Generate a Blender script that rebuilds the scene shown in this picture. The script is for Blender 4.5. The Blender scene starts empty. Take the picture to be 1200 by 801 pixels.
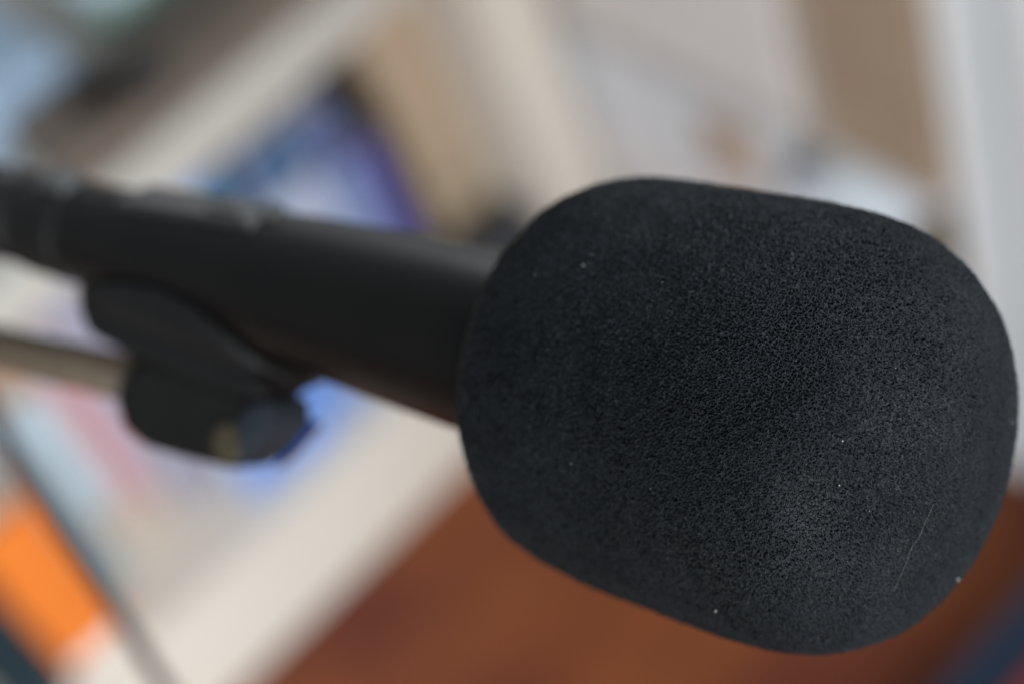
import bpy, bmesh, math, random
import numpy as np
from mathutils import Matrix, Vector

sc = bpy.context.scene
COL = sc.collection
random.seed(4)

# ------------------------------------------------------------------ camera
F, CX, CY, CAM_H = 2324.0, 600.0, 400.5, 0.92          # focal length in photo pixels, camera height
def _unit(v): return v / np.linalg.norm(v)
_V = _unit(np.array([833.0, 1918.0, F]))                # world down, in camera axes (right, down, forward)
_H = np.array([5333.0, -5130.0, F]); _H = _unit(_H - _V * (_H @ _V))   # along the low bookcase
_D = np.cross(_H, _V)                                   # into the bookcase
R = np.stack([_H, _D, -_V])                             # camera axes -> world axes
CAM = np.array([0.0, 0.0, CAM_H])

def to_world(p): return CAM + R @ np.asarray(p, float)
def cam_point(x, y, depth): return np.array([(x - CX) / F, (y - CY) / F, 1.0]) * depth

cd = bpy.data.cameras.new("camera")
cam = bpy.data.objects.new("camera", cd)
COL.objects.link(cam)
cd.sensor_fit = 'HORIZONTAL'; cd.sensor_width = 36.0
cd.lens = F / 1200.0 * 36.0
cd.clip_start = 0.01; cd.clip_end = 50.0
ax = [R @ np.array(v, float) for v in ((1, 0, 0), (0, -1, 0), (0, 0, -1))]
cam.matrix_world = Matrix([[ax[0][i], ax[1][i], ax[2][i], CAM[i]] for i in range(3)] + [[0, 0, 0, 1]])
cd.dof.use_dof = True
cd.dof.focus_distance = 0.2375
cd.dof.aperture_fstop = 7.8
cd.dof.aperture_blades = 0
sc.camera = cam

# ------------------------------------------------------------------ world + window light, added fill and rim lamps
w = bpy.data.worlds.new("World"); sc.world = w; w.use_nodes = True
bg = w.node_tree.nodes["Background"]
bg.inputs[0].default_value = (0.86, 0.93, 1.0, 1)
bg.inputs[1].default_value = 0.33

def area(name, loc, target, sx, sy, power, color):
    d = bpy.data.lights.new(name, 'AREA'); d.shape = 'RECTANGLE'; d.size = sx; d.size_y = sy
    d.energy = power; d.color = color
    o = bpy.data.objects.new(name, d); COL.objects.link(o)
    o.location = loc
    o.rotation_euler = (Vector(target) - Vector(loc)).to_track_quat('-Z', 'Y').to_euler()
    return o
area("window_light", (1.20, -1.5, 1.30), (0.25, 0.5, 0.4), 1.1, 1.0, 62, (0.84, 0.93, 1.0))
area("fill_light", (-1.25, -1.65, 1.2), (0.45, 0.5, 0.2), 1.0, 1.0, 58, (0.95, 0.97, 1.0))  # added unseen fill lamp in place of room bounce, lifts the cabinet faces
area("rim_light", (1.9, 1.7, 1.75), (0.2, 0.4, 0.6), 0.9, 0.9, 40, (0.95, 0.97, 1.0))  # added unseen lamp that brightens the upper rim of the handle

sc.view_settings.view_transform = 'Standard'
sc.view_settings.look = 'None'
sc.view_settings.exposure = 0.0
sc.view_settings.gamma = 1.0
sc.render.engine = 'CYCLES'
sc.cycles.max_bounces = 6

# ------------------------------------------------------------------ helpers
def tag(o, label=None, cat=None, group=None, kind=None):
    if label: o["label"] = label
    if cat: o["category"] = cat
    if group: o["group"] = group
    if kind: o["kind"] = kind
    return o

def thing(name, label, cat, loc=(0, 0, 0), group=None, matrix=None):
    o = bpy.data.objects.new(name, None); COL.objects.link(o)
    o.empty_display_size = 0.02
    if matrix is not None: o.matrix_world = matrix
    else: o.location = loc
    return tag(o, label, cat, group)

def link(name, me, mat, parent=None, smooth=False):
    if smooth:
        for p in me.polygons: p.use_smooth = True
    me.materials.clear(); me.materials.append(mat)
    o = bpy.data.objects.new(name, me); COL.objects.link(o)
    if parent: o.parent = parent
    return o

def obj(name, bm, mat, parent=None, smooth=False):
    bmesh.ops.recalc_face_normals(bm, faces=bm.faces)
    me = bpy.data.meshes.new(name); bm.to_mesh(me); bm.free()
    return link(name, me, mat, parent, smooth)

def box_bm(x0, x1, y0, y1, z0, z1, bev=0.0015, seg=2, bm=None):
    b = bmesh.new()
    vs = [b.verts.new((x, y, z)) for x in (x0, x1) for y in (y0, y1) for z in (z0, z1)]
    for f in ((0, 1, 3, 2), (4, 6, 7, 5), (0, 4, 5, 1), (2, 3, 7, 6), (0, 2, 6, 4), (1, 5, 7, 3)):
        b.faces.new([vs[i] for i in f])
    if bev > 0:
        bmesh.ops.bevel(b, geom=b.edges[:], offset=bev, segments=seg, affect='EDGES', profile=0.5)
    if bm is None: return b
    me = bpy.data.meshes.new("tmp"); b.to_mesh(me); b.free(); bm.from_mesh(me); bpy.data.meshes.remove(me)
    return bm

def box(name, dims, mat, parent=None, bev=0.0015, seg=2):
    return obj(name, box_bm(*dims, bev, seg), mat, parent)

def tube_bm(pts, radii, n=20, caps=True, bm=None):
    bm = bm or bmesh.new()
    pts = [Vector(p) for p in pts]
    if not hasattr(radii, '__len__'): radii = [radii] * len(pts)
    rings = []
    t0 = (pts[1] - pts[0]).normalized()
    a = t0.orthogonal().normalized()
    for i, p in enumerate(pts):
        t = (pts[min(i + 1, len(pts) - 1)] - pts[max(i - 1, 0)]).normalized()
        a = (a - t * a.dot(t)).normalized(); b = t.cross(a)
        rings.append([bm.verts.new(p + (a * math.cos(2 * math.pi * k / n) + b * math.sin(2 * math.pi * k / n)) * radii[i]) for k in range(n)])
    for r0, r1 in zip(rings, rings[1:]):
        for k in range(n): bm.faces.new((r0[k], r0[(k + 1) % n], r1[(k + 1) % n], r1[k]))
    if caps:
        bm.faces.new(rings[0][::-1]); bm.faces.new(rings[-1])
    return bm

def lathe_x(profile, n=64):
    """Solid of revolution round local X: profile = [(x, r), ...]."""
    bm = bmesh.new(); rings = []
    for x, r in profile:
        rings.append([bm.verts.new((x, r * math.cos(2 * math.pi * k / n), r * math.sin(2 * math.pi * k / n))) for k in range(n)])
    for r0, r1 in zip(rings, rings[1:]):
        for k in range(n): bm.faces.new((r0[k], r0[(k + 1) % n], r1[(k + 1) % n], r1[k]))
    bm.faces.new(rings[0][::-1]); bm.faces.new(rings[-1])
    return bm

def smooth_path(pts, m=8):
    pts = [np.array(p, float) for p in pts]
    P = [2 * pts[0] - pts[1]] + pts + [2 * pts[-1] - pts[-2]]
    out = []
    for i in range(1, len(P) - 2):
        for k in range(m):
            t = k / m
            out.append(0.5 * ((2 * P[i]) + (-P[i - 1] + P[i + 1]) * t + (2 * P[i - 1] - 5 * P[i] + 4 * P[i + 1] - P[i + 2]) * t * t
                              + (-P[i - 1] + 3 * P[i] - 3 * P[i + 1] + P[i + 2]) * t ** 3))
    return out + [pts[-1]]

# ------------------------------------------------------------------ materials
def nodes(name):
    m = bpy.data.materials.new(name); m.use_nodes = True
    nt = m.node_tree
    return m, nt, nt.nodes["Principled BSDF"]

def mat(name, color, rough=0.5, metal=0.0, spec=0.5, vary=0.12, scale=40.0, bump=0.0, bscale=400.0, coat=0.0):
    """Painted / printed / plastic surface with gentle procedural variation."""
    m, nt, b = nodes(name)
    tc = nt.nodes.new('ShaderNodeTexCoord')
    no = nt.nodes.new('ShaderNodeTexNoise'); no.inputs['Scale'].default_value = scale; no.inputs['Detail'].default_value = 5
    nt.links.new(tc.outputs['Object'], no.inputs['Vector'])
    cr = nt.nodes.new('ShaderNodeValToRGB')
    cr.color_ramp.elements[0].position = 0.3; cr.color_ramp.elements[1].position = 0.7
    cr.color_ramp.elements[0].color = tuple(c * (1 - vary) for c in color) + (1,)
    cr.color_ramp.elements[1].color = tuple(min(1, c * (1 + vary)) for c in color) + (1,)
    nt.links.new(no.outputs['Fac'], cr.inputs['Fac']); nt.links.new(cr.outputs['Color'], b.inputs['Base Color'])
    b.inputs['Roughness'].default_value = rough; b.inputs['Metallic'].default_value = metal
    b.inputs['Specular IOR Level'].default_value = spec
    b.inputs['Coat Weight'].default_value = coat
    if bump > 0:
        n2 = nt.nodes.new('ShaderNodeTexNoise'); n2.inputs['Scale'].default_value = bscale; n2.inputs['Detail'].default_value = 3
        nt.links.new(tc.outputs['Object'], n2.inputs['Vector'])
        bp = nt.nodes.new('ShaderNodeBump'); bp.inputs['Strength'].default_value = bump; bp.inputs['Distance'].default_value = 0.0005
        nt.links.new(n2.outputs['Fac'], bp.inputs['Height']); nt.links.new(bp.outputs['Normal'], b.inputs['Normal'])
    return m

def foam_mat():
    m, nt, b = nodes("open_cell_foam")
    L = nt.links
    tc = nt.nodes.new('ShaderNodeTexCoord')
    # wobble the lookup so the cells are not regular
    wn = nt.nodes.new('ShaderNodeTexNoise'); wn.inputs['Scale'].default_value = 900; wn.inputs['Detail'].default_value = 1
    L.new(tc.outputs['Object'], wn.inputs['Vector'])
    sub = nt.nodes.new('ShaderNodeVectorMath'); sub.operation = 'SUBTRACT'; sub.inputs[1].default_value = (0.5, 0.5, 0.5)
    L.new(wn.outputs['Color'], sub.inputs[0])
    scl = nt.nodes.new('ShaderNodeVectorMath'); scl.operation = 'SCALE'; scl.inputs['Scale'].default_value = 0.0006
    L.new(sub.outputs[0], scl.inputs[0])
    add = nt.nodes.new('ShaderNodeVectorMath'); add.operation = 'ADD'
    L.new(tc.outputs['Object'], add.inputs[0]); L.new(scl.outputs[0], add.inputs[1])
    vo = nt.nodes.new('ShaderNodeTexVoronoi'); vo.voronoi_dimensions = '3D'; vo.feature = 'DISTANCE_TO_EDGE'
    vo.inputs['Scale'].default_value = 2300
    L.new(add.outputs[0], vo.inputs['Vector'])
    mr = nt.nodes.new('ShaderNodeMapRange'); mr.interpolation_type = 'SMOOTHSTEP'
    mr.inputs['From Min'].default_value = 0.02; mr.inputs['From Max'].default_value = 0.22
    mr.inputs['To Min'].default_value = 1.0; mr.inputs['To Max'].default_value = 0.0
    L.new(vo.outputs['Distance'], mr.inputs['Value'])
    hn = nt.nodes.new('ShaderNodeTexNoise'); hn.inputs['Scale'].default_value = 3000; hn.inputs['Detail'].default_value = 2
    L.new(tc.outputs['Object'], hn.inputs['Vector'])
    mul = nt.nodes.new('ShaderNodeMath'); mul.operation = 'MULTIPLY'
    L.new(mr.outputs[0], mul.inputs[0]); L.new(hn.outputs['Fac'], mul.inputs[1])
    disp = nt.nodes.new('ShaderNodeDisplacement')
    disp.inputs['Midlevel'].default_value = 0.5; disp.inputs['Scale'].default_value = 0.0011
    pn = nt.nodes.new('ShaderNodeTexNoise'); pn.inputs['Scale'].default_value = 170; pn.inputs['Detail'].default_value = 3
    L.new(tc.outputs['Object'], pn.inputs['Vector'])
    pm = nt.nodes.new('ShaderNodeMapRange'); pm.inputs['From Min'].default_value = 0.3; pm.inputs['From Max'].default_value = 0.7
    pm.inputs['To Min'].default_value = 0.75; pm.inputs['To Max'].default_value = 1.2
    L.new(pn.outputs['Fac'], pm.inputs['Value'])
    mul2 = nt.nodes.new('ShaderNodeMath'); mul2.operation = 'MULTIPLY'
    L.new(mul.outputs[0], mul2.inputs[0]); L.new(pm.outputs[0], mul2.inputs[1])
    L.new(mul2.outputs[0], disp.inputs['Height'])
    L.new(disp.outputs[0], nt.nodes['Material Output'].inputs['Displacement'])
    # uneven dye over the sponge
    dn = nt.nodes.new('ShaderNodeTexNoise'); dn.inputs['Scale'].default_value = 60; dn.inputs['Detail'].default_value = 6
    L.new(tc.outputs['Object'], dn.inputs['Vector'])
    cr = nt.nodes.new('ShaderNodeValToRGB')
    cr.color_ramp.elements[0].position = 0.35; cr.color_ramp.elements[1].position = 0.65
    cr.color_ramp.elements[0].color = (0.0150, 0.0186, 0.0218, 1); cr.color_ramp.elements[1].color = (0.0202, 0.0248, 0.0288, 1)
    L.new(dn.outputs['Fac'], cr.inputs['Fac'])
    L.new(cr.outputs['Color'], b.inputs['Base Color'])
    b.inputs['Roughness'].default_value = 0.42
    b.inputs['Specular IOR Level'].default_value = 0.14
    b.inputs['Sheen Weight'].default_value = 0.025; b.inputs['Sheen Roughness'].default_value = 0.5
    m.displacement_method = 'BOTH'
    return m

def floor_mat():
    m, nt, b = nodes("reddish_wood_floor")
    L = nt.links
    tc = nt.nodes.new('ShaderNodeTexCoord')
    mp = nt.nodes.new('ShaderNodeMapping'); mp.inputs['Rotation'].default_value = (0, 0, 0.3)
    L.new(tc.outputs['Object'], mp.inputs['Vector'])
    br = nt.nodes.new('ShaderNodeTexBrick'); br.inputs['Scale'].default_value = 1.0
    br.inputs['Brick Width'].default_value = 0.42; br.inputs['Row Height'].default_value = 0.075
    br.inputs['Mortar Size'].default_value = 0.0012; br.inputs['Bias'].default_value = 0.0
    br.inputs['Color1'].default_value = (0.21, 0.060, 0.025, 1); br.inputs['Color2'].default_value = (0.15, 0.042, 0.021, 1)
    br.inputs['Mortar'].default_value = (0.05, 0.018, 0.01, 1)
    L.new(mp.outputs[0], br.inputs['Vector'])
    st = nt.nodes.new('ShaderNodeMapping'); st.inputs['Scale'].default_value = (4, 60, 4)
    L.new(mp.outputs[0], st.inputs['Vector'])
    gn = nt.nodes.new('ShaderNodeTexNoise'); gn.inputs['Scale'].default_value = 1.5; gn.inputs['Detail'].default_value = 6
    L.new(st.outputs[0], gn.inputs['Vector'])
    mx = nt.nodes.new('ShaderNodeMix'); mx.data_type = 'RGBA'; mx.blend_type = 'OVERLAY'; mx.inputs['Factor'].default_value = 0.3
    L.new(br.outputs['Color'], mx.inputs['A']); L.new(gn.outputs['Color'], mx.inputs['B'])
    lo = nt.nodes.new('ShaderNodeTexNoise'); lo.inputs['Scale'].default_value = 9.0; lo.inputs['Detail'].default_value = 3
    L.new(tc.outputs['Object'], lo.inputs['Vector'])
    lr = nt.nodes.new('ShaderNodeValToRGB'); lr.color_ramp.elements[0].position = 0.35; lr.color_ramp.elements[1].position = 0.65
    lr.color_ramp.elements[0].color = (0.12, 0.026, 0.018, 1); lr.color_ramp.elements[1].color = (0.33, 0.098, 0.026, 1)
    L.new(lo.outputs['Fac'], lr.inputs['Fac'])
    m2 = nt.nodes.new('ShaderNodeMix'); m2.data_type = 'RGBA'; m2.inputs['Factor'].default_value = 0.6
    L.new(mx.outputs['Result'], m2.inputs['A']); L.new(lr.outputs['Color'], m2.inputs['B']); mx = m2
    hs = nt.nodes.new('ShaderNodeHueSaturation'); hs.inputs['Saturation'].default_value = 1.0
    L.new(mx.outputs['Result'], hs.inputs['Color'])
    L.new(hs.outputs[0], b.inputs['Base Color'])
    b.inputs['Roughness'].default_value = 0.42; b.inputs['Specular IOR Level'].default_value = 0.2
    return m

def wood_mat(name, c0, c1, rough=0.55):
    m, nt, b = nodes(name)
    tc = nt.nodes.new('ShaderNodeTexCoord')
    mp = nt.nodes.new('ShaderNodeMapping'); mp.inputs['Scale'].default_value = (3, 40, 40)
    nt.links.new(tc.outputs['Object'], mp.inputs['Vector'])
    no = nt.nodes.new('ShaderNodeTexNoise'); no.inputs['Scale'].default_value = 3; no.inputs['Detail'].default_value = 7; no.inputs['Distortion'].default_value = 0.6
    nt.links.new(mp.outputs[0], no.inputs['Vector'])
    cr = nt.nodes.new('ShaderNodeValToRGB'); cr.color_ramp.elements[0].position = 0.3; cr.color_ramp.elements[1].position = 0.7
    cr.color_ramp.elements[0].color = c0 + (1,); cr.color_ramp.elements[1].color = c1 + (1,)
    nt.links.new(no.outputs['Fac'], cr.inputs['Fac']); nt.links.new(cr.outputs['Color'], b.inputs['Base Color'])
    b.inputs['Roughness'].default_value = rough
    return m

M_CREAM = mat("cream_lacquer", (0.74, 0.69, 0.60), 0.45, vary=0.03, scale=8)
M_GREYCREAM = mat("greyed_cream_lacquer", (0.53, 0.515, 0.465), 0.45, vary=0.03, scale=8)
M_WHITE = mat("cool_white_lacquer", (0.80, 0.86, 0.87), 0.4, vary=0.03, scale=8)
M_PAGE = mat("page_edges", (0.72, 0.68, 0.58), 0.8, vary=0.08, scale=300)
M_FOAM = foam_mat()
M_BODY = mat("black_satin_paint", (0.0045, 0.0041, 0.0037), 0.38, spec=0.21, vary=0.15, scale=60, bump=0.05, bscale=2500)
M_PLASTIC = mat("black_moulded_plastic", (0.0085, 0.0092, 0.0092), 0.55, spec=0.23, vary=0.15, scale=90, bump=0.15, bscale=3000)
M_BLACK = mat("flat_black_plastic", (0.006, 0.006, 0.0055), 0.6, spec=0.3, vary=0.15, scale=90)
M_STEEL = mat("worn_steel", (0.45, 0.45, 0.44), 0.35, metal=1.0, vary=0.15, scale=200)
M_DULL = mat("dull_grey_metal", (0.055, 0.057, 0.056), 0.65, metal=0.2, vary=0.15, scale=200)
M_CAP = mat("blue_black_plastic", (0.024, 0.032, 0.040), 0.7, spec=0.15, vary=0.15, scale=120)
M_GREYPL = mat("dark_grey_plastic", (0.022, 0.023, 0.023), 0.5, vary=0.12, scale=120)
M_BRASS = mat("dull_brass", (0.07, 0.056, 0.03), 0.65, metal=0.2, vary=0.2, scale=200)
M_BLUERUB = mat("blue_rubber", (0.006, 0.035, 0.20), 0.7, vary=0.1)
M_ROD = mat("tan_painted_rod", (0.115, 0.088, 0.058), 0.5, vary=0.15, scale=90)
M_CABLE = mat("dark_grey_cable", (0.012, 0.015, 0.018), 0.5, vary=0.15, scale=120)
M_LINT = mat("pale_lint", (0.42, 0.42, 0.40), 0.8, vary=0.2, scale=2000)
M_HAIR = mat("pale_hair", (0.14, 0.13, 0.105), 0.5, vary=0.1, scale=2000)

# ------------------------------------------------------------------ the setting
FY = 0.695                                              # front plane of the low bookcase
bm = bmesh.new()
vs = [bm.verts.new(p) for p in ((-6, -6, 0), (6, -6, 0), (6, 6, 0), (-6, 6, 0))]
bm.faces.new(vs)
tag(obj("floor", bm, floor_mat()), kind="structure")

# ------------------------------------------------------------------ low cream bookcase
BC = thing("low_bookcase", "low cream bookcase full of books on the red wood floor", "bookcase", (-0.0, FY, 0))
def bc(name, x0, x1, y0, y1, z0, z1, m=M_CREAM, bev=0.0025):
    return box(name, (x0, x1, y0, y1, z0, z1), m, BC, bev)
bc("plinth", -0.55, 0.447, 0.0, 0.018, 0.0, 0.064)
bc("bottom_board", -0.55, 0.447, 0.0005, 0.285, 0.0645, 0.085)
bc("side_panel", 0.405, 0.447, 0.0, 0.285, 0.0855, 0.3095)
bc("side_panel", -0.55, -0.508, 0.0, 0.285, 0.0855, 0.3095)
bc("back_panel", -0.507, 0.404, 0.272, 0.284, 0.086, 0.3095)
bc("top_board", -0.56, 0.455, -0.002, 0.29, 0.310, 0.342, M_GREYCREAM)

# ------------------------------------------------------------------ books
def book(label, x0, x1, yf, h, color, depth=0.16, z=0.0855, band=None, group="books standing in the low bookcase", rough=0.4, topband=None):
    t = thing("book", label, "book", ((x0 + x1) / 2, yf, z), group)
    hw = (x1 - x0) / 2 - 0.0004
    cm = mat("book_cover", color, rough, vary=0.08, scale=30, coat=0.04)
    c = 0.0022
    bm = box_bm(-hw, -hw + c, 0.002, depth, 0, h, 0.0007)
    box_bm(hw - c, hw, 0.002, depth, 0, h, 0.0007, bm=bm)
    # gently rounded spine
    n = 8; prof = []
    for k in range(n + 1):
        a = math.pi * (k / n)
        prof.append((-math.cos(a) * hw, 0.004 - 0.004 * math.sin(a)))
    v0 = [bm.verts.new((x, y, 0)) for x, y in prof]; v1 = [bm.verts.new((x, y, h)) for x, y in prof]
    w0 = [bm.verts.new((x * 0.9, y + 0.0022, 0)) for x, y in prof]; w1 = [bm.verts.new((x * 0.9, y + 0.0022, h)) for x, y in prof]
    for k in range(n):
        bm.faces.new((v0[k], v0[k + 1], v1[k + 1], v1[k])); bm.faces.new((w0[k], w1[k], w1[k + 1], w0[k + 1]))
        bm.faces.new((v1[k], v1[k + 1], w1[k + 1], w1[k])); bm.faces.new((v0[k], w0[k], w0[k + 1], v0[k + 1]))
    obj("cover", bm, cm, t)
    obj("pages", box_bm(-hw + c + 0.0002, hw - c - 0.0002, 0.0065, depth - 0.004, 0.003, h - 0.003, 0.0004), M_PAGE, t)
    for nm, bd in (("spine_band", band), ("spine_label_shade", topband)):
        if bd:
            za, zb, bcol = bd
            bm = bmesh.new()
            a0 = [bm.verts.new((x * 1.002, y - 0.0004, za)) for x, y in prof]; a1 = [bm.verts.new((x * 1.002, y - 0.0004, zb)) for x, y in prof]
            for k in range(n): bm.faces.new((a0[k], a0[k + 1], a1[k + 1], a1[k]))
            obj(nm, bm, mat("spine_print_shade", bcol, rough, vary=0.06, scale=60), t)
    return t

S = FY
book("dark teal book at the left, next to the orange one", 0.002, 0.0365, S + 0.012, 0.20, (0.010, 0.030, 0.040), 0.19)
book("bright orange book with a white foot to its spine", 0.0375, 0.0785, S + 0.014, 0.128, (0.84, 0.225, 0.034), 0.17, band=(0.001, 0.013, (0.80, 0.78, 0.72)))
book("grey blue book right of the orange book", 0.079, 0.098, S + 0.045, 0.20, (0.33, 0.44, 0.50), 0.17)
book("pale sky blue book with a beige foot beside the pink book", 0.099, 0.121, S + 0.050, 0.190, (0.50, 0.62, 0.68), 0.17, band=(0.001, 0.05, (0.50, 0.44, 0.36)), topband=(0.145, 0.185, (0.45, 0.30, 0.20)))
book("pink book with a brown head to its spine", 0.1215, 0.138, S + 0.050, 0.17, (0.62, 0.33, 0.35), 0.17, band=(0.001, 0.035, (0.55, 0.46, 0.38)))
book("lavender book to the right of the pink book", 0.1385, 0.153, S + 0.050, 0.21, (0.47, 0.47, 0.56), 0.17, band=(0.001, 0.03, (0.42, 0.38, 0.38)))
book("mauve grey book behind the microphone clip", 0.1535, 0.172, S + 0.048, 0.222, (0.36, 0.35, 0.44), 0.17)
book("pale blue white book with a blue foot", 0.1725, 0.205, S + 0.022, 0.20, (0.66, 0.75, 0.86), 0.17, band=(0.001, 0.034, (0.16, 0.31, 0.76)))
book("mid blue book below the microphone handle", 0.2055, 0.236, S + 0.020, 0.208, (0.17, 0.34, 0.82), 0.18)
book("teal blue book near the middle of the shelf", 0.2365, 0.249, S + 0.024, 0.215, (0.06, 0.22, 0.34), 0.18, band=(0.001, 0.10, (0.26, 0.43, 0.85)))
book("thin navy book between the teal and the pale lavender books", 0.2495, 0.258, S + 0.022, 0.212, (0.03, 0.06, 0.15), 0.18, band=(0.001, 0.09, (0.22, 0.38, 0.78)))
book("thick pale lavender blue book", 0.2585, 0.296, S + 0.020, 0.198, (0.50, 0.56, 0.70), 0.18, band=(0.001, 0.03, (0.20, 0.34, 0.72)), topband=(0.160, 0.1975, (0.07, 0.14, 0.26)))  # navy spine head: shade under the top board put into the colour
book("light blue book beside the violet book", 0.2965, 0.318, S + 0.018, 0.190, (0.24, 0.32, 0.55), 0.18, topband=(0.150, 0.186, (0.07, 0.10, 0.24)))  # spine head painted darker for the shade below the top board
book("violet blue book, the last of the blue row", 0.3185, 0.335, S + 0.020, 0.148, (0.09, 0.085, 0.33), 0.18)
book("thin dark brown book against the tan folder", 0.3355, 0.346, S + 0.035, 0.14, (0.06, 0.045, 0.05), 0.17)

# things at the right end of the bay
t = thing("box_file", "tan card box file against the right end of the low bookcase", "box file", (0.383, S + 0.055, 0.0855))
M_TAN = mat("tan_card", (0.51, 0.395, 0.27), 0.7, vary=0.06, scale=30)
obj("case", box_bm(-0.0205, 0.0205, 0.0, 0.16, 0.0, 0.195, 0.002), M_TAN, t)
obj("finger_ring", tube_bm([(0.007 * math.cos(a), -0.0015, 0.05 + 0.007 * math.sin(a)) for a in np.linspace(0, 2 * math.pi, 25)], 0.0011, 8), M_STEEL, t)

t = thing("pencil_case", "dark slate pencil case lying at the foot of the tan box file", "pencil case", (0.375, S + 0.026, 0.0855))
obj("pouch", box_bm(-0.028, 0.028, -0.02, 0.02, 0.0, 0.026, 0.011, 4), mat("slate_cloth", (0.035, 0.042, 0.055), 0.85, vary=0.2, scale=200, bump=0.4, bscale=1500), t, True)
obj("zip", box_bm(-0.025, 0.025, -0.0015, 0.0015, 0.0262, 0.0272, 0.0003), M_STEEL, t)

# ------------------------------------------------------------------ on top of the bookcase
TZ = 0.3425
t = thing("wooden_box", "shallow brown wooden box on the top board", "box", (0.290, S + 0.0265, TZ))
M_BRN = wood_mat("weathered_brown_wood", (0.12, 0.095, 0.075), (0.21, 0.165, 0.13))
M_BRN2 = wood_mat("shadow_gap_brown", (0.075, 0.065, 0.052), (0.12, 0.10, 0.08))
obj("case", box_bm(-0.112, 0.075, -0.022, 0.022, 0, 0.016, 0.0015), M_BRN, t)
obj("lid", box_bm(-0.114, 0.077, -0.024, 0.024, 0.0165, 0.022, 0.0012), M_BRN, t)
obj("lid_shadow_strip", box_bm(-0.055, 0.07, 0.004, 0.020, 0.0222, 0.0232, 0.0003), M_BRN2, t)  # dark strip standing in for the shadow gap behind the lid

t = thing("marker_pen", "black marker pen lying across the brown wooden box", "pen", matrix=Matrix.Translation((0.222, S + 0.012, TZ + 0.0295)) @ Matrix.Rotation(-0.78, 4, 'Z'))
obj("barrel", lathe_x([(-0.024, 0.003), (-0.023, 0.0062), (0.006, 0.0062), (0.007, 0.005)], 24), M_BODY, t, False)
obj("cap", lathe_x([(0.0072, 0.0058), (0.008, 0.0066), (0.022, 0.0064), (0.023, 0.004)], 24), mat("black_cap", (0.02, 0.022, 0.026), 0.35), t, False)

t = thing("tin_canister", "pale green tin canister with a pale blue lid on the bookcase top", "tin", (0.278, S + 0.098, TZ))
M_GRN = mat("pale_green_enamel", (0.36, 0.52, 0.44), 0.35, vary=0.06, scale=30)
def lathe_z(prof, n=48):
    b = lathe_x([(z, r) for z, r in prof], n); bmesh.ops.rotate(b, verts=b.verts, matrix=Matrix.Rotation(-math.pi / 2, 3, 'Y')); return b
obj("can", lathe_z([(0, 0.022), (0.001, 0.0235), (0.020, 0.0235)]), M_GRN, t, False)
obj("lid", lathe_z([(0.0203, 0.0245), (0.027, 0.0245), (0.029, 0.022)]), mat("pale_blue_enamel", (0.56, 0.68, 0.74), 0.35), t, False)

t = thing("folded_cloth", "folded pale blue cloth on the bookcase top, behind the brown wooden box", "cloth", (0.192, S + 0.113, TZ))
M_CLB = mat("pale_blue_cotton", (0.36, 0.47, 0.60), 0.9, vary=0.12, scale=90, bump=0.3, bscale=1800)
for k in range(3):
    obj("fold", box_bm(-0.034 + 0.002 * k, 0.036 - 0.003 * k, -0.055, 0.05 - 0.003 * k, 0.0112 * k, 0.0112 * k + 0.011, 0.005, 4), M_CLB, t, True)

t = thing("paper_packet", "white paper packet lying behind the tin canister", "packet", (0.325, S + 0.135, TZ))
obj("wrapper", box_bm(-0.05, 0.05, -0.05, 0.05, 0, 0.022, 0.006, 3), mat("white_blue_paper", (0.60, 0.66, 0.74), 0.6), t, True)
obj("seal", box_bm(-0.012, 0.012, -0.02, 0.02, 0.0221, 0.0228, 0.0003), M_TAN, t)

# ------------------------------------------------------------------ white cabinet at a right angle to the bookcase
WX = 0.465
WC = thing("white_cabinet", "tall white open cabinet standing at a right angle to the bookcase", "cabinet", (WX, 0.0, 0))
def wc(name, x0, x1, y0, y1, z0, z1, m=M_WHITE, bev=0.002): return box(name, (x0, x1, y0, y1, z0, z1), m, WC, bev)
wc("end_panel", 0.0, 0.30, 0.4192, 0.4450, 0.0, 0.80)
wc("end_panel", 0.0, 0.30, 0.990, 1.0175, 0.0, 0.80)
wc("bottom_board", 0.001, 0.30, 0.4455, 0.9895, 0.03, 0.05)
wc("top_board", 0.001, 0.30, 0.4455, 0.9895, 0.78, 0.80)
wc("shelf", -0.008, 0.287, 0.4455, 0.9895, 0.212, 0.220, mat("beige_shelf_board", (0.54, 0.51, 0.47), 0.6, vary=0.06), 0.001)
wc("back_panel", 0.288, 0.299, 0.4455, 0.9895, 0.0505, 0.7795)
WD = thing("white_cupboard", "tall white cupboard right next to the open white cabinet", "cupboard", (WX, 0.0, 0))
box("carcass", (0.018, 0.30, 0.0, 0.4075, 0.0, 0.80), M_WHITE, WD, 0.002)
box("door", (-0.002, 0.0172, 0.004, 0.4065, 0.01, 0.796), M_WHITE, WD, 0.002)
obj("handle", tube_bm(smooth_path([(-0.003, 0.05, 0.42), (-0.024, 0.05, 0.425), (-0.024, 0.05, 0.525), (-0.003, 0.05, 0.53)], 6), 0.004, 12), M_STEEL, WD, True)
box("filler_strip", (0.012, 0.29, 0.4078, 0.4188, 0.0, 0.79), mat("brown_grey_filler", (0.09, 0.078, 0.07), 0.6), WD, 0.0003)

t = thing("paper_stack", "stack of pale paper packs under the light grey storage box", "paper", (WX - 0.013, 0.66, 0.0505))
for k, (c, h) in enumerate((((0.55, 0.54, 0.52), 0.05), ((0.72, 0.71, 0.70), 0.05), ((0.70, 0.73, 0.75), 0.0595))):
    z0 = (0, 0.0505, 0.101)[k]
    obj("ream", box_bm(0.002 * k, 0.078 - 0.003 * k, -0.112, 0.15 - 0.002 * k, z0, z0 + h, 0.0015), mat("ream_wrap", c, 0.6, vary=0.05), t)

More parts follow.
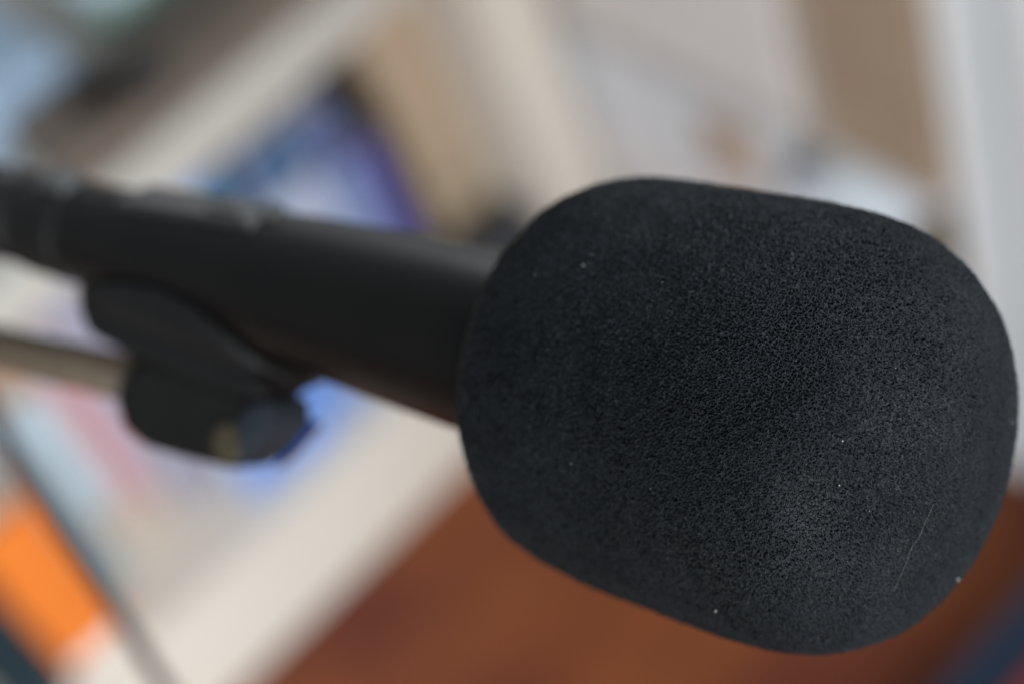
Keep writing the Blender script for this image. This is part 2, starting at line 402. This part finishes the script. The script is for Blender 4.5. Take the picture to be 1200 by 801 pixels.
obj("band", box_bm(-0.0008, 0.074, -0.094, -0.058, 0.1150, 0.1520, 0.0004), mat("kraft_band", (0.46, 0.34, 0.24), 0.8), t)
t = thing("storage_box", "light grey storage box on the shelf of the white cabinet, above the paper packs", "box", (WX - 0.005, 0.66, 0.2203))
M_GREY = mat("grey_card", (0.71, 0.685, 0.65), 0.7, vary=0.04, scale=14)
obj("case", box_bm(0.0, 0.075, -0.126, 0.15, 0.0, 0.17, 0.003), M_GREY, t)
obj("lid", box_bm(-0.003, 0.078, -0.128, 0.153, 0.1705, 0.205, 0.003), M_GREY, t)

t = thing("cardboard_box", "narrow brown cardboard box on the shelf between the grey storage box and the white post", "box", (WX - 0.006, 0.4735, 0.2203))
M_KRAFT = mat("brown_cardboard", (0.37, 0.28, 0.195), 0.8, vary=0.08, scale=25)
obj("carton", box_bm(0.0, 0.10, -0.0275, 0.0405, 0.0, 0.24, 0.002), M_KRAFT, t)
obj("tape", box_bm(0.002, 0.098, -0.008, 0.008, 0.2402, 0.2408, 0.0002), mat("brown_tape", (0.34, 0.25, 0.15), 0.3), t)

t = thing("folder", "thin beige folder standing between the grey storage box and the brown cardboard box", "folder", (WX - 0.004, 0.523, 0.2203))
obj("cover", box_bm(0.0, 0.09, -0.007, 0.007, 0.0, 0.22, 0.002), mat("beige_card", (0.47, 0.41, 0.34), 0.75, vary=0.06), t)
obj("sheets", box_bm(0.003, 0.087, -0.005, 0.005, 0.2203, 0.224, 0.0004), M_PAGE, t)

t = thing("carton", "low brown carton under the white paper roll", "box", (WX + 0.004, 0.497, 0.0505))
obj("case", box_bm(0.0, 0.066, -0.046, 0.044, 0.0, 0.098, 0.002), M_KRAFT, t)
obj("flap", box_bm(0.0, 0.066, -0.046, 0.044, 0.0983, 0.1003, 0.0006), M_KRAFT, t)

t = thing("paper_roll", "white paper roll lying on the low brown carton in the cabinet", "paper roll", (WX - 0.026, 0.506, 0.1802))
M_ROLL = mat("white_blue_roll", (0.76, 0.84, 0.90), 0.7, vary=0.05, scale=60)
obj("roll", lathe_x([(0.0, 0.0255), (0.0015, 0.0290), (0.084, 0.0290), (0.085, 0.0270)], 64), M_ROLL, t, False)
obj("core", lathe_x([(-0.0006, 0.008), (0.0, 0.0082)], 40), M_KRAFT, t, False)

# ------------------------------------------------------------------ on the floor, bottom right
def flat_book(label, loc, rz, lx, ly, h, color):
    t = thing("book", label, "book", matrix=Matrix.Translation(loc) @ Matrix.Rotation(rz, 4, 'Z'), group="books lying on the floor")
    cm = mat("book_cover", color, 0.5, vary=0.1, scale=30)
    bm = box_bm(0, lx, 0, ly, 0, 0.0025, 0.0008); box_bm(0, lx, 0, ly, h - 0.0025, h, 0.0008, bm=bm)
    box_bm(0, lx, ly - 0.0025, ly, 0.0026, h - 0.0026, 0.0004, bm=bm)
    obj("cover", bm, cm, t)
    obj("pages", box_bm(0.003, lx - 0.003, 0.003, ly - 0.003, 0.0028, h - 0.0028, 0.0004), M_PAGE, t)
flat_book("navy blue book lying flat on the red wood floor", (0.28, 0.215, 0.0), 0.0, 0.17, 0.155, 0.028, (0.012, 0.045, 0.10))
flat_book("red book lying on top of the navy book", (0.285, 0.20, 0.0285), 0.0, 0.16, 0.134, 0.02, (0.20, 0.028, 0.03))

# ------------------------------------------------------------------ microphone
Q = dict(u=864.84, v=478.54, inc=0.6265, az=0.2598, L=0.0725, R=0.0297, pf=3.5106, pb=4.8322, tap=0.0313, qf=2.1155, qb=2.5707)
MC = cam_point(Q['u'], Q['v'], 0.27)                    # middle of the foam ball, camera axes
dv = np.array([math.cos(Q['inc']) * math.cos(Q['az']), math.cos(Q['inc']) * math.sin(Q['az']), -math.sin(Q['inc'])])
uv = _unit(np.array([0, -1.0, 0]) - dv * (np.array([0, -1.0, 0]) @ dv))
wv = np.cross(dv, uv)                                   # roughly towards the viewer
BASIS = np.stack([dv, uv, wv], 1)
def mic_matrix():
    A = R @ BASIS; o = to_world(MC)
    return Matrix([[A[i, 0], A[i, 1], A[i, 2], o[i]] for i in range(3)] + [[0, 0, 0, 1]])
MM = mic_matrix()
def s_at(x):                                            # distance along the axis that falls on photo column x
    k = (x - CX) / F
    return (k * MC[2] - MC[0]) / (dv[0] - k * dv[2])
def on_plane(x, y, w0=0.0):                             # photo pixel -> (s, u) in the plane w = w0 of the microphone
    r = np.array([(x - CX) / F, (y - CY) / F, 1.0])
    k = (MC @ wv + w0) / (r @ wv)
    p = BASIS.T @ (r * k - MC)
    return float(p[0]), float(p[1])

MIC = thing("microphone", "black handheld microphone with a big black foam windscreen, in a clip", "microphone", matrix=MM)

# foam windscreen: dense solid of revolution, so that the open cells are real relief
def foam_r(t):
    return np.where(t > 0, np.clip(1 - np.abs(t) ** Q['pf'], 0, 1) ** (1 / Q['qf']), np.clip(1 - np.abs(t) ** Q['pb'], 0, 1) ** (1 / Q['qb'])) * Q['R'] * (1 + Q['tap'] * t)
# even spacing along the outline
tf = -np.cos(np.linspace(0, np.pi, 20001)); rf = foam_r(tf); xf = tf * Q['L'] / 2
al = np.concatenate([[0], np.cumsum(np.hypot(np.diff(xf), np.diff(rf)))])
# cube-sphere grid, so that the mesh is as fine at the tip as anywhere else
NG = 460
g = np.tan(np.linspace(-np.pi / 4, np.pi / 4, NG + 1))
ga, gb = np.meshgrid(g, g, indexing='ij'); g1 = np.ones_like(ga)
faces3 = [(g1, ga, gb), (-g1, gb, ga), (gb, g1, ga), (ga, -g1, gb), (ga, gb, g1), (gb, ga, -g1)]
dirs = np.concatenate([np.stack(f3, -1).reshape(-1, 3) for f3 in faces3])
dirs /= np.linalg.norm(dirs, axis=1)[:, None]
key = np.round(dirs * 1e6).astype(np.int64); key = (key[:, 0] + 2000000) * 16000000000000 + (key[:, 1] + 2000000) * 4000000 + key[:, 2] + 2000000
_, first, inv = np.unique(key, return_index=True, return_inverse=True)
inv = inv.reshape(-1); dirs = dirs[first]
q0 = (np.arange(NG)[:, None] * (NG + 1) + np.arange(NG)[None]).reshape(-1)
quads = np.concatenate([np.stack([q0, q0 + NG + 1, q0 + NG + 2, q0 + 1], -1) + k * (NG + 1) ** 2 for k in range(6)])
quads = inv[quads]
pol = np.arccos(np.clip(-dirs[:, 0], -1, 1)) / np.pi * al[-1]     # arc length from the handle end
th = np.arctan2(dirs[:, 2], dirs[:, 1])
sx = np.interp(pol, al, xf); sr = np.interp(pol, al, rf)
# a foam ball is never quite true: very soft dents
dent = 1 + 0.0016 * np.sin(3 * th + 40 * sx) + 0.0012 * np.sin(5 * th - 90 * sx + 1.3)
upw = np.maximum(0, np.cos(th))                        # the ball sags a little: flatter on top, fuller at the upper rear edge
dent = dent + upw * (0.009 * np.exp(-((sx + 0.030) / 0.010) ** 2) - 0.007 * np.exp(-((sx + 0.003) / 0.013) ** 2))
P = np.stack([sx, sr * np.cos(th) * dent, sr * np.sin(th) * dent], -1)
me = bpy.data.meshes.new("windscreen")
me.vertices.add(len(P)); me.vertices.foreach_set("co", P.reshape(-1).astype(np.float32))
me.loops.add(quads.size); me.loops.foreach_set("vertex_index", quads.reshape(-1).astype(np.int32))
me.polygons.add(len(quads)); me.polygons.foreach_set("loop_start", (np.arange(len(quads)) * 4).astype(np.int32))
me.polygons.foreach_set("use_smooth", np.ones(len(quads), dtype=bool))
me.update(calc_edges=True); me.validate()
me.materials.append(M_FOAM)
FOAM = bpy.data.objects.new("windscreen", me); COL.objects.link(FOAM); FOAM.parent = MIC

PC = MC + P @ BASIS.T                    # foam surface in camera axes
PX = np.stack([CX + F * PC[:, 0] / PC[:, 2], CY + F * PC[:, 1] / PC[:, 2]], 1)
def foam_at(x, y):                                      # nearest front point of the foam, microphone axes
    d = np.hypot(PX[:, 0] - x, PX[:, 1] - y) + 3000 * np.maximum(PC[:, 2] - MC[2] + 0.0, 0)
    near = np.argsort(d)[:40]
    i = near[np.argmin(PC[near, 2])]
    return P[i], PC[i, 2]
print("foam depth at focus pixel", foam_at(930, 500)[1], foam_at(760, 420)[1], foam_at(1120, 480)[1])

# lint caught in the foam (one part, nobody could count it)
bm = bmesh.new()
rng = random.Random(11)
specks = [(990, 517, .13), (985, 570, .12), (837, 715, .18), (1122, 678, .22), (668, 543, .10), (683, 310, .12), (693, 297, .07), (628, 321, .08),
          (1186, 495, .11), (760, 572, .06), (775, 330, .07), (1052, 430, .06), (720, 470, .06), (930, 420, .05), (1020, 600, .05)]
for x, y, r in specks:
    p, _ = foam_at(x, y); r *= 0.00075
    c = Vector(p) * (1.0 + 0.0002 / max(np.linalg.norm(p), 1e-6))
    res = bmesh.ops.create_icosphere(bm, subdivisions=2, radius=r)
    for v in res['verts']:
        v.co = Vector((v.co.x * rng.uniform(.7, 1.3), v.co.y * rng.uniform(.8, 1.2), v.co.z)) * rng.uniform(.85, 1.15) + c
lint = obj("lint", bm, M_LINT, FOAM, True); lint["kind"] = "stuff"

# handle
stn = [(620, 114), (560, 110), (455, 101), (350, 91), (275, 82), (200, 73), (125, 64), (108, 62)]
prof = []
for x, hw in stn:
    s = s_at(x); depth = MC[2] + s * dv[2]
    prof.append((s, hw / F * depth * 0.985))
s0, r0 = prof[-1]
prof_b = [(s0 - 0.0010, r0 - 0.0005), (s0 - 0.0003, r0 - 0.0001)] + prof[::-1][0:]
HR = lambda s: float(np.interp(s, [p[0] for p in prof[::-1]], [p[1] for p in prof[::-1]]))
dense = prof_b[:2] + [(s, HR(s)) for s in np.linspace(s0, prof[0][0], 40)]
obj("handle", lathe_x(dense, 96), M_BODY, MIC, True)
# end collar and cable plug
sA, sB = s_at(106), s_at(50)
obj("collar", lathe_x([(sB, r0 * 0.965), (sB + 0.0008, r0 * 0.99), (sB + 0.002, r0 * 1.0), (sA - 0.002, r0 * 1.01), (sA - 0.0003, r0 * 1.0)], 72), M_BLACK, MIC, True)
sC = s_at(-260)
PLUG = obj("cable_plug", lathe_x([(sC, 0.0045), (sC + 0.002, 0.0062), (sC + 0.03, 0.0078), (sB - 0.012, 0.0086), (sB - 0.0003, 0.0087)], 64), M_PLASTIC, MIC, True)
def on_top(s, ang, half_s, half_w, h, name, m, parent, bev=0.0006, lift=0.0, seg=3):
    """Small block seated on the handle at angle ang from 'up' towards the viewer."""
    r = HR(max(s, s0)) + lift
    b = box_bm(-half_s, half_s, -half_w, half_w, -0.002, h, bev, seg)
    slope = math.atan2(HR(s + 0.004) - HR(s - 0.004), 0.008)
    M = Matrix.Rotation(ang, 4, 'X') @ Matrix.Translation((s, 0, 0)) @ Matrix(((1, 0, 0, 0), (0, 0, 1, r), (0, -1, 0, 0), (0, 0, 0, 1))) @ Matrix.Rotation(-slope, 4, 'Y')
    b.transform(M)
    return obj(name, b, m, parent, False)
SW = on_top(s_at(245), 0.42, 0.0165, 0.0042, 0.0006, "switch_plate", M_GREYPL, MIC)
on_top(s_at(288), 0.42, 0.0042, 0.0030, 0.0014, "switch_slider", M_GREYPL, SW, 0.0010)
on_top(s_at(330), 0.42, 0.0013, 0.0013, 0.0012, "screw", M_DULL, SW, 0.0005)
on_top(s_at(84), 0.45, 0.0042, 0.0030, 0.0012, "latch", M_DULL, PLUG, 0.0008, lift=0.0003)

# a stray hair lying on the foam
pts = [Vector(foam_at(x, y)[0]) for x, y in ((1093, 590), (1085, 608), (1076, 630), (1070, 641), (1063, 655), (1055, 672), (1047, 692))]
lift = [1.014, 1.013, 1.012, 1.004, 1.012, 1.013, 1.009]
HM = MM @ Matrix.Translation(pts[3])
hair = obj("hair", tube_bm(smooth_path([np.array(p * l - pts[3]) for p, l in zip(pts, lift)], 5), 0.000018, 6), M_HAIR, None, True)
hair.matrix_world = HM
tag(hair, "single fine pale hair lying on the black foam windscreen", "hair")

# ------------------------------------------------------------------ stand that holds the microphone: clip, pivot, rod
ST = thing("microphone_stand", "tan rod of a microphone stand with a black plastic clip gripping the handle", "stand", matrix=MM)
# jaw: open plastic shell hugging the underside of the handle
top_edge = [(106, -62), (118, -50), (150, -34), (190, -24), (235, -20), (275, -24), (310, -37), (335, -56), (350, -84)]
xs = np.array([p[0] for p in top_edge], float); an = np.array([p[1] for p in top_edge], float)
bm = bmesh.new(); NSJ, NA = 44, 26
grid_o, grid_i = [], []
for i in range(NSJ):
    x = xs[0] + (xs[-1] - xs[0]) * i / (NSJ - 1)
    s = s_at(x + 19 - 8 * (x - 106) / 246); a0 = math.radians(float(np.interp(x, xs, an))); a1 = math.radians(-200 - 0.15 * (math.degrees(a0) + 20))
    ri = HR(max(s, s0)) + 0.0003
    thick = 0.0034
    row_o, row_i = [], []
    for k in range(NA):
        f = k / (NA - 1); a = a0 + (a1 - a0) * f
        ro = ri + thick * min(1, (0.25 + 6 * min(f, 1 - f)))
        row_o.append(bm.verts.new((s, ro * math.sin(a), ro * math.cos(a))))
        row_i.append(bm.verts.new((s, ri * math.sin(a), ri * math.cos(a))))
    grid_o.append(row_o); grid_i.append(row_i)
for i in range(NSJ - 1):
    for k in range(NA - 1):
        bm.faces.new((grid_o[i][k], grid_o[i + 1][k], grid_o[i + 1][k + 1], grid_o[i][k + 1]))
        bm.faces.new((grid_i[i][k], grid_i[i][k + 1], grid_i[i + 1][k + 1], grid_i[i + 1][k]))
    for k in (0, NA - 1):
        bm.faces.new((grid_o[i][k], grid_i[i][k], grid_i[i + 1][k], grid_o[i + 1][k]))
for i in (0, NSJ - 1):
    for k in range(NA - 1):
        bm.faces.new((grid_o[i][k], grid_o[i][k + 1], grid_i[i][k + 1], grid_i[i][k]))
CLIP = obj("clip", bm, M_PLASTIC, ST, True)

def slab(name, poly, w0, w1, m, parent, bev=0.0015, wref=0.0, seg=3):
    """Moulded piece: outline in the plane of the microphone axis, real thickness w0..w1."""
    b = bmesh.new()
    p = [on_plane(x, y, wref) for x, y in poly]
    lo = [b.verts.new((s, u, w0)) for s, u in p]; hi = [b.verts.new((s, u, w1)) for s, u in p]
    b.faces.new(lo[::-1]); b.faces.new(hi)
    for k in range(len(p)): b.faces.new((lo[k], lo[(k + 1) % len(p)], hi[(k + 1) % len(p)], hi[k]))
    bmesh.ops.recalc_face_normals(b, faces=b.faces)
    bmesh.ops.bevel(b, geom=b.edges[:], offset=bev, segments=seg, affect='EDGES', profile=0.5, clamp_overlap=True)
    return obj(name, b, m, parent, False)
slab("clip_web", [(122, 352), (136, 392), (174, 412), (247, 440), (322, 470), (347, 462), (332, 425), (247, 375), (164, 335)], -0.004, 0.0075, M_PLASTIC, CLIP, 0.002)
slab("pivot_lug", [(164, 438), (158, 468), (167, 502), (194, 524), (239, 536), (300, 549), (315, 520), (330, 480), (307, 455), (247, 430), (199, 418)], -0.005, 0.0055, M_BLACK, ST, 0.0022)
slab("pivot_cap", [(300, 548), (322, 530), (350, 496), (347, 464), (322, 468), (300, 500)], -0.004, 0.0066, M_CAP, ST, 0.0016)
slab("gasket", [(303, 549.5), (322, 532.5), (350.5, 499), (346, 493), (316, 520)], -0.006, -0.0035, M_BLUERUB, ST, 0.0003)
a = on_plane(268, 518, 0.006)
b_ = lathe_x([(-0.001, 0.0034), (0.0009, 0.0034), (0.0014, 0.0028)], 24)
b_.transform(Matrix.Translation((a[0], a[1], 0.0053)) @ Matrix.Rotation(-math.pi / 2, 4, 'Y'))
obj("brass_insert", b_, M_BRASS, ST, False)
def mic_local(x, y, depth): return BASIS.T @ (cam_point(x, y, depth) - MC)
rod = [mic_local(190, 452, 0.338), mic_local(0, 408, 0.365), mic_local(-420, 300, 0.44), mic_local(-900, 180, 0.56)]
obj("rod", tube_bm(rod, [0.0041, 0.0041, 0.005, 0.005], 28), M_ROD, ST, True)

# ------------------------------------------------------------------ cable hanging in front of the shelf
pts = [cam_point(-260, 40, 0.40), cam_point(-120, 280, 0.42), cam_point(0, 500, 0.44), cam_point(62, 605, 0.45), cam_point(125, 700, 0.47), cam_point(190, 801, 0.51), cam_point(250, 905, 0.62), cam_point(270, 1010, 0.85)]
wp = [to_world(p) for p in pts]
org = Vector(wp[3])
cb = obj("cable", tube_bm(smooth_path([np.array(Vector(p) - org) for p in wp], 8), 0.0021, 14), M_CABLE, None, True)
cb.location = org
tag(cb, "thin dark grey cable hanging in front of the orange book", "cable")
